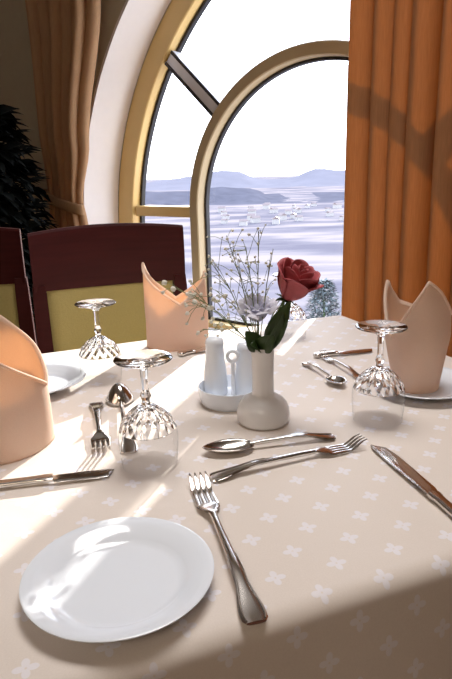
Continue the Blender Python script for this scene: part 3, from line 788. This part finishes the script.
# baby's breath
gr = empty('babys_breath', V(VX, VY, 0.05)); tag(gr, "airy spray of white baby's breath spreading left from the bud vase", 'flower')
rnd = random.Random(21)
bms = bmesh.new()
FL = []
def floret(p, r): FL.append((p.copy(), r))
def spray(tip, n, spread, r0):
    start = rel(VX - .003, VY + .004, .06); mouth = rel(VX - .006 + rnd.uniform(-.004, .004), VY + .004, VH - 0.002); tip = Vector(tip) - O
    mid = mouth.lerp(tip, .55) + Vector((0, 0, .012))
    tube(bms, [start, mouth, mid, tip], [.0007, .0007, .0006, .0004], 5)
    for k in range(n):
        u = rnd.uniform(.35, 1); b = mouth.lerp(mid, u / .55) if u < .55 else mid.lerp(tip, (u - .55) / .45)
        e = tip.lerp(b, .55) + Vector((rnd.gauss(0, spread), rnd.gauss(0, spread * .8), rnd.gauss(0, spread)))
        tube(bms, [b, b.lerp(e, .6) + Vector((0, 0, .003)), e], .00032, 4)
        floret(e, r0 * rnd.uniform(.7, 1.25))
for tip, n, sp, r0 in [((-.066, .73, .182), 12, .011, .0031), ((-.040, .74, .158), 16, .014, .0025), ((-.012, .75, .172), 13, .015, .0018), ((-.02, .74, .215), 13, .014, .0017),
                       ((.004, .75, .240), 14, .014, .0017), ((.028, .755, .225), 13, .014, .0017), ((.045, .76, .243), 12, .014, .0018), ((.062, .75, .222), 9, .011, .0017),
                       ((.012, .74, .150), 10, .012, .0018), ((-.030, .75, .120), 9, .013, .0023), ((.085, .77, .170), 7, .012, .0017), ((.02, .76, .19), 10, .013, .0017)]:
    spray(tip, n, sp, r0)
finish(bms, 'stems', MA['gyp_stem'], gr)
FL.sort(key=lambda t: -t[1])
bm = bmesh.new(); res = bmesh.ops.create_icosphere(bm, subdivisions=2, radius=1.0)
for v in bm.verts: v.co *= rnd.uniform(.72, 1.15)
f0 = finish(bm, 'floret', MA['floret'], gr, sharp=180)
for i, (p, r) in enumerate(FL[:100]):
    o = f0 if i == 0 else f0.copy()
    if i: COL.objects.link(o); o.parent = gr
    o.location = p; o.scale = (r, r, r); o.rotation_euler = (rnd.uniform(0, 6), rnd.uniform(0, 6), 0)
bm = bmesh.new()
for p, r in FL[100:]:
    res = bmesh.ops.create_icosphere(bm, subdivisions=1, radius=r)
    for v in res['verts']: v.co = v.co * rnd.uniform(.75, 1.2) + p
o = finish(bm, 'florets', MA['floret'], gr, sharp=180); o['kind'] = 'stuff'

# ------------------------------------------------------------------ chairs
def chair(loc, rz, label):
    """front of the seat towards -y of the chair; back rest at y=0"""
    r = empty('dining_chair', loc, rz); tag(r, label, 'chair', 'mahogany dining chairs')
    hw, zt = 0.195, 0.940
    def bend(x): return -0.045 * (x / hw) ** 2 + 0.02         # back curves round the sitter
    # crest rail
    bm = bmesh.new(); rows = []
    for i in range(33):
        x = -hw + 2 * hw * i / 32; y = bend(x); top = zt - 0.010 * (x / hw) ** 2; bot = zt - 0.160 + 0.006 * (x / hw) ** 2
        rows.append([bm.verts.new((x, y + dy, z)) for dy, z in ((-.010, bot), (-.013, (bot + top) / 2), (-.010, top - .006), (-.004, top), (.008, top), (.014, top - .006), (.012, bot))])
    for a, b in zip(rows, rows[1:]): quad_strip(bm, a, b)
    bm.faces.new(rows[0]); bm.faces.new(rows[-1]); finish(bm, 'crest_rail', MA['mahogany'], r)
    # stiles run down into the rear legs
    for s in (-1, 1):
        bm = bmesh.new(); rings = []
        for z, x, y, wd in ((0, .185, .075, .014), (.25, .188, .030, .017), (.45, .190, -.004, .019), (.62, .182, -.012, .019), (.77, .182, -.019, .017), (.80, .182, -.019, .015)):
            rings.append([bm.verts.new((s * x + i * wd, y + j * wd * .8, z)) for i, j in ((-1, -1), (1, -1), (1, 1), (-1, 1))])
        for a, b in zip(rings, rings[1:]): quad_strip(bm, a, b)
        bm.faces.new(rings[0]); bm.faces.new(rings[-1]); finish(bm, 'rear_leg', MA['mahogany'], r, sharp=25)
        bm = bmesh.new(); rings = []
        for z, wd in ((0, .013), (.42, .02)):
            rings.append([bm.verts.new((s * .175 + i * wd, -.36 + j * wd, z)) for i, j in ((-1, -1), (1, -1), (1, 1), (-1, 1))])
        for a, b in zip(rings, rings[1:]): quad_strip(bm, a, b)
        bm.faces.new(rings[0]); bm.faces.new(rings[-1]); finish(bm, 'front_leg', MA['mahogany'], r, smooth=False)
    bm = bmesh.new(); rows = []
    for i in range(25):
        x = -.164 + .328 * i / 24; y = bend(x)
        ed = min(1, (1 - abs(x) / .164) * 8) ** .5
        rows.append([bm.verts.new((x, y + dy, z)) for dy, z in ((.008, .50), (-.004 - .014 * ed, .515), (-.006 - .018 * ed, .64), (-.004 - .014 * ed, .75), (.0, .80), (.010, .80))])
    for a, b in zip(rows, rows[1:]): quad_strip(bm, a, b)
    bm.faces.new(rows[0]); bm.faces.new(rows[-1]); finish(bm, 'back_panel', MA['olive'], r)
    bm = bmesh.new(); bevelled_box(bm, (-.195, -.385, .375), (.195, -.018, .42), .008); finish(bm, 'seat_frame', MA['mahogany'], r)
    bm = bmesh.new(); bevelled_box(bm, (-.185, -.378, .42), (.165 + .02, -.026, .465), .02); finish(bm, 'seat', MA['olive'], r)
    return r
chair((-0.300, 1.565, 0.0), R(19), 'mahogany chair with olive back panel, facing the table behind the left goblet')
chair((-0.735, 1.60, 0), R(12), 'mahogany chair with olive back panel, cut off by the left edge of the photo')

# ------------------------------------------------------------------ potted plant by the left wall
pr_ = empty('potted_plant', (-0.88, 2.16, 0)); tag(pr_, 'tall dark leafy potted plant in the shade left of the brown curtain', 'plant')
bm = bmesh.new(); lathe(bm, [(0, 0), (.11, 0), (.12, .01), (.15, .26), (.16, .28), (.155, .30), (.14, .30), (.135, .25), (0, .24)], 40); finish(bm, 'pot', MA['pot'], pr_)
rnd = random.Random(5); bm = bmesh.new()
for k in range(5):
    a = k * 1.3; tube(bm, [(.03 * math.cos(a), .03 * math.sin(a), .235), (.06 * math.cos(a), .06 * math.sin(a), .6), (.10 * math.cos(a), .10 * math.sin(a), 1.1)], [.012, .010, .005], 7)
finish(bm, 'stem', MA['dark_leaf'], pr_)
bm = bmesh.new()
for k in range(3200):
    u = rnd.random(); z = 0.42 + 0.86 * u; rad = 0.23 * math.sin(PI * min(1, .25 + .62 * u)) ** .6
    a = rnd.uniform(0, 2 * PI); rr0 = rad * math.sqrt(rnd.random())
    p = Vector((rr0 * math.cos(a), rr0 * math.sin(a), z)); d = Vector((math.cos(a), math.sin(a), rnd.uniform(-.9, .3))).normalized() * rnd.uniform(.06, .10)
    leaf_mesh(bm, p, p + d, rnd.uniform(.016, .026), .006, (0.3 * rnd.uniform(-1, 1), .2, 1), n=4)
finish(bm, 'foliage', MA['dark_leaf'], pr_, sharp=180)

# terrace below the window with a shrub
bm = bmesh.new(); box(bm, (-14, 3.9, -8.0), (14, 17.5, -3.5)); tag(finish(bm, 'terrace', MA['fields'], smooth=False), kind='structure')
sh = empty('shrub', (2.22, 13.2, -3.5)); tag(sh, 'grey-green shrub outside the window to the right of the rose', 'shrub')
bm = bmesh.new(); tube(bm, [(0, 0, -.02), (.03, .02, .9), (.0, .0, 1.7)], [.05, .04, .01], 7); finish(bm, 'stem', MA['stem'], sh)
bm = bmesh.new(); rnd = random.Random(8)
for k in range(2400):
    u = rnd.random() ** .8; z = 0.15 + 1.95 * u; rad = .42 * math.sin(PI * min(1, .2 + .75 * u)) ** .7
    a = rnd.uniform(0, 2 * PI); q0 = rad * math.sqrt(rnd.random()); p = Vector((q0 * math.cos(a), q0 * math.sin(a), z))
    leaf_mesh(bm, p, p + Vector((math.cos(a), math.sin(a), rnd.uniform(-.5, .8))).normalized() * rnd.uniform(.08, .14), rnd.uniform(.02, .035), .01, (rnd.uniform(-.4, .4), .2, 1), n=4)
finish(bm, 'foliage', MA['shrub'], sh, sharp=180)
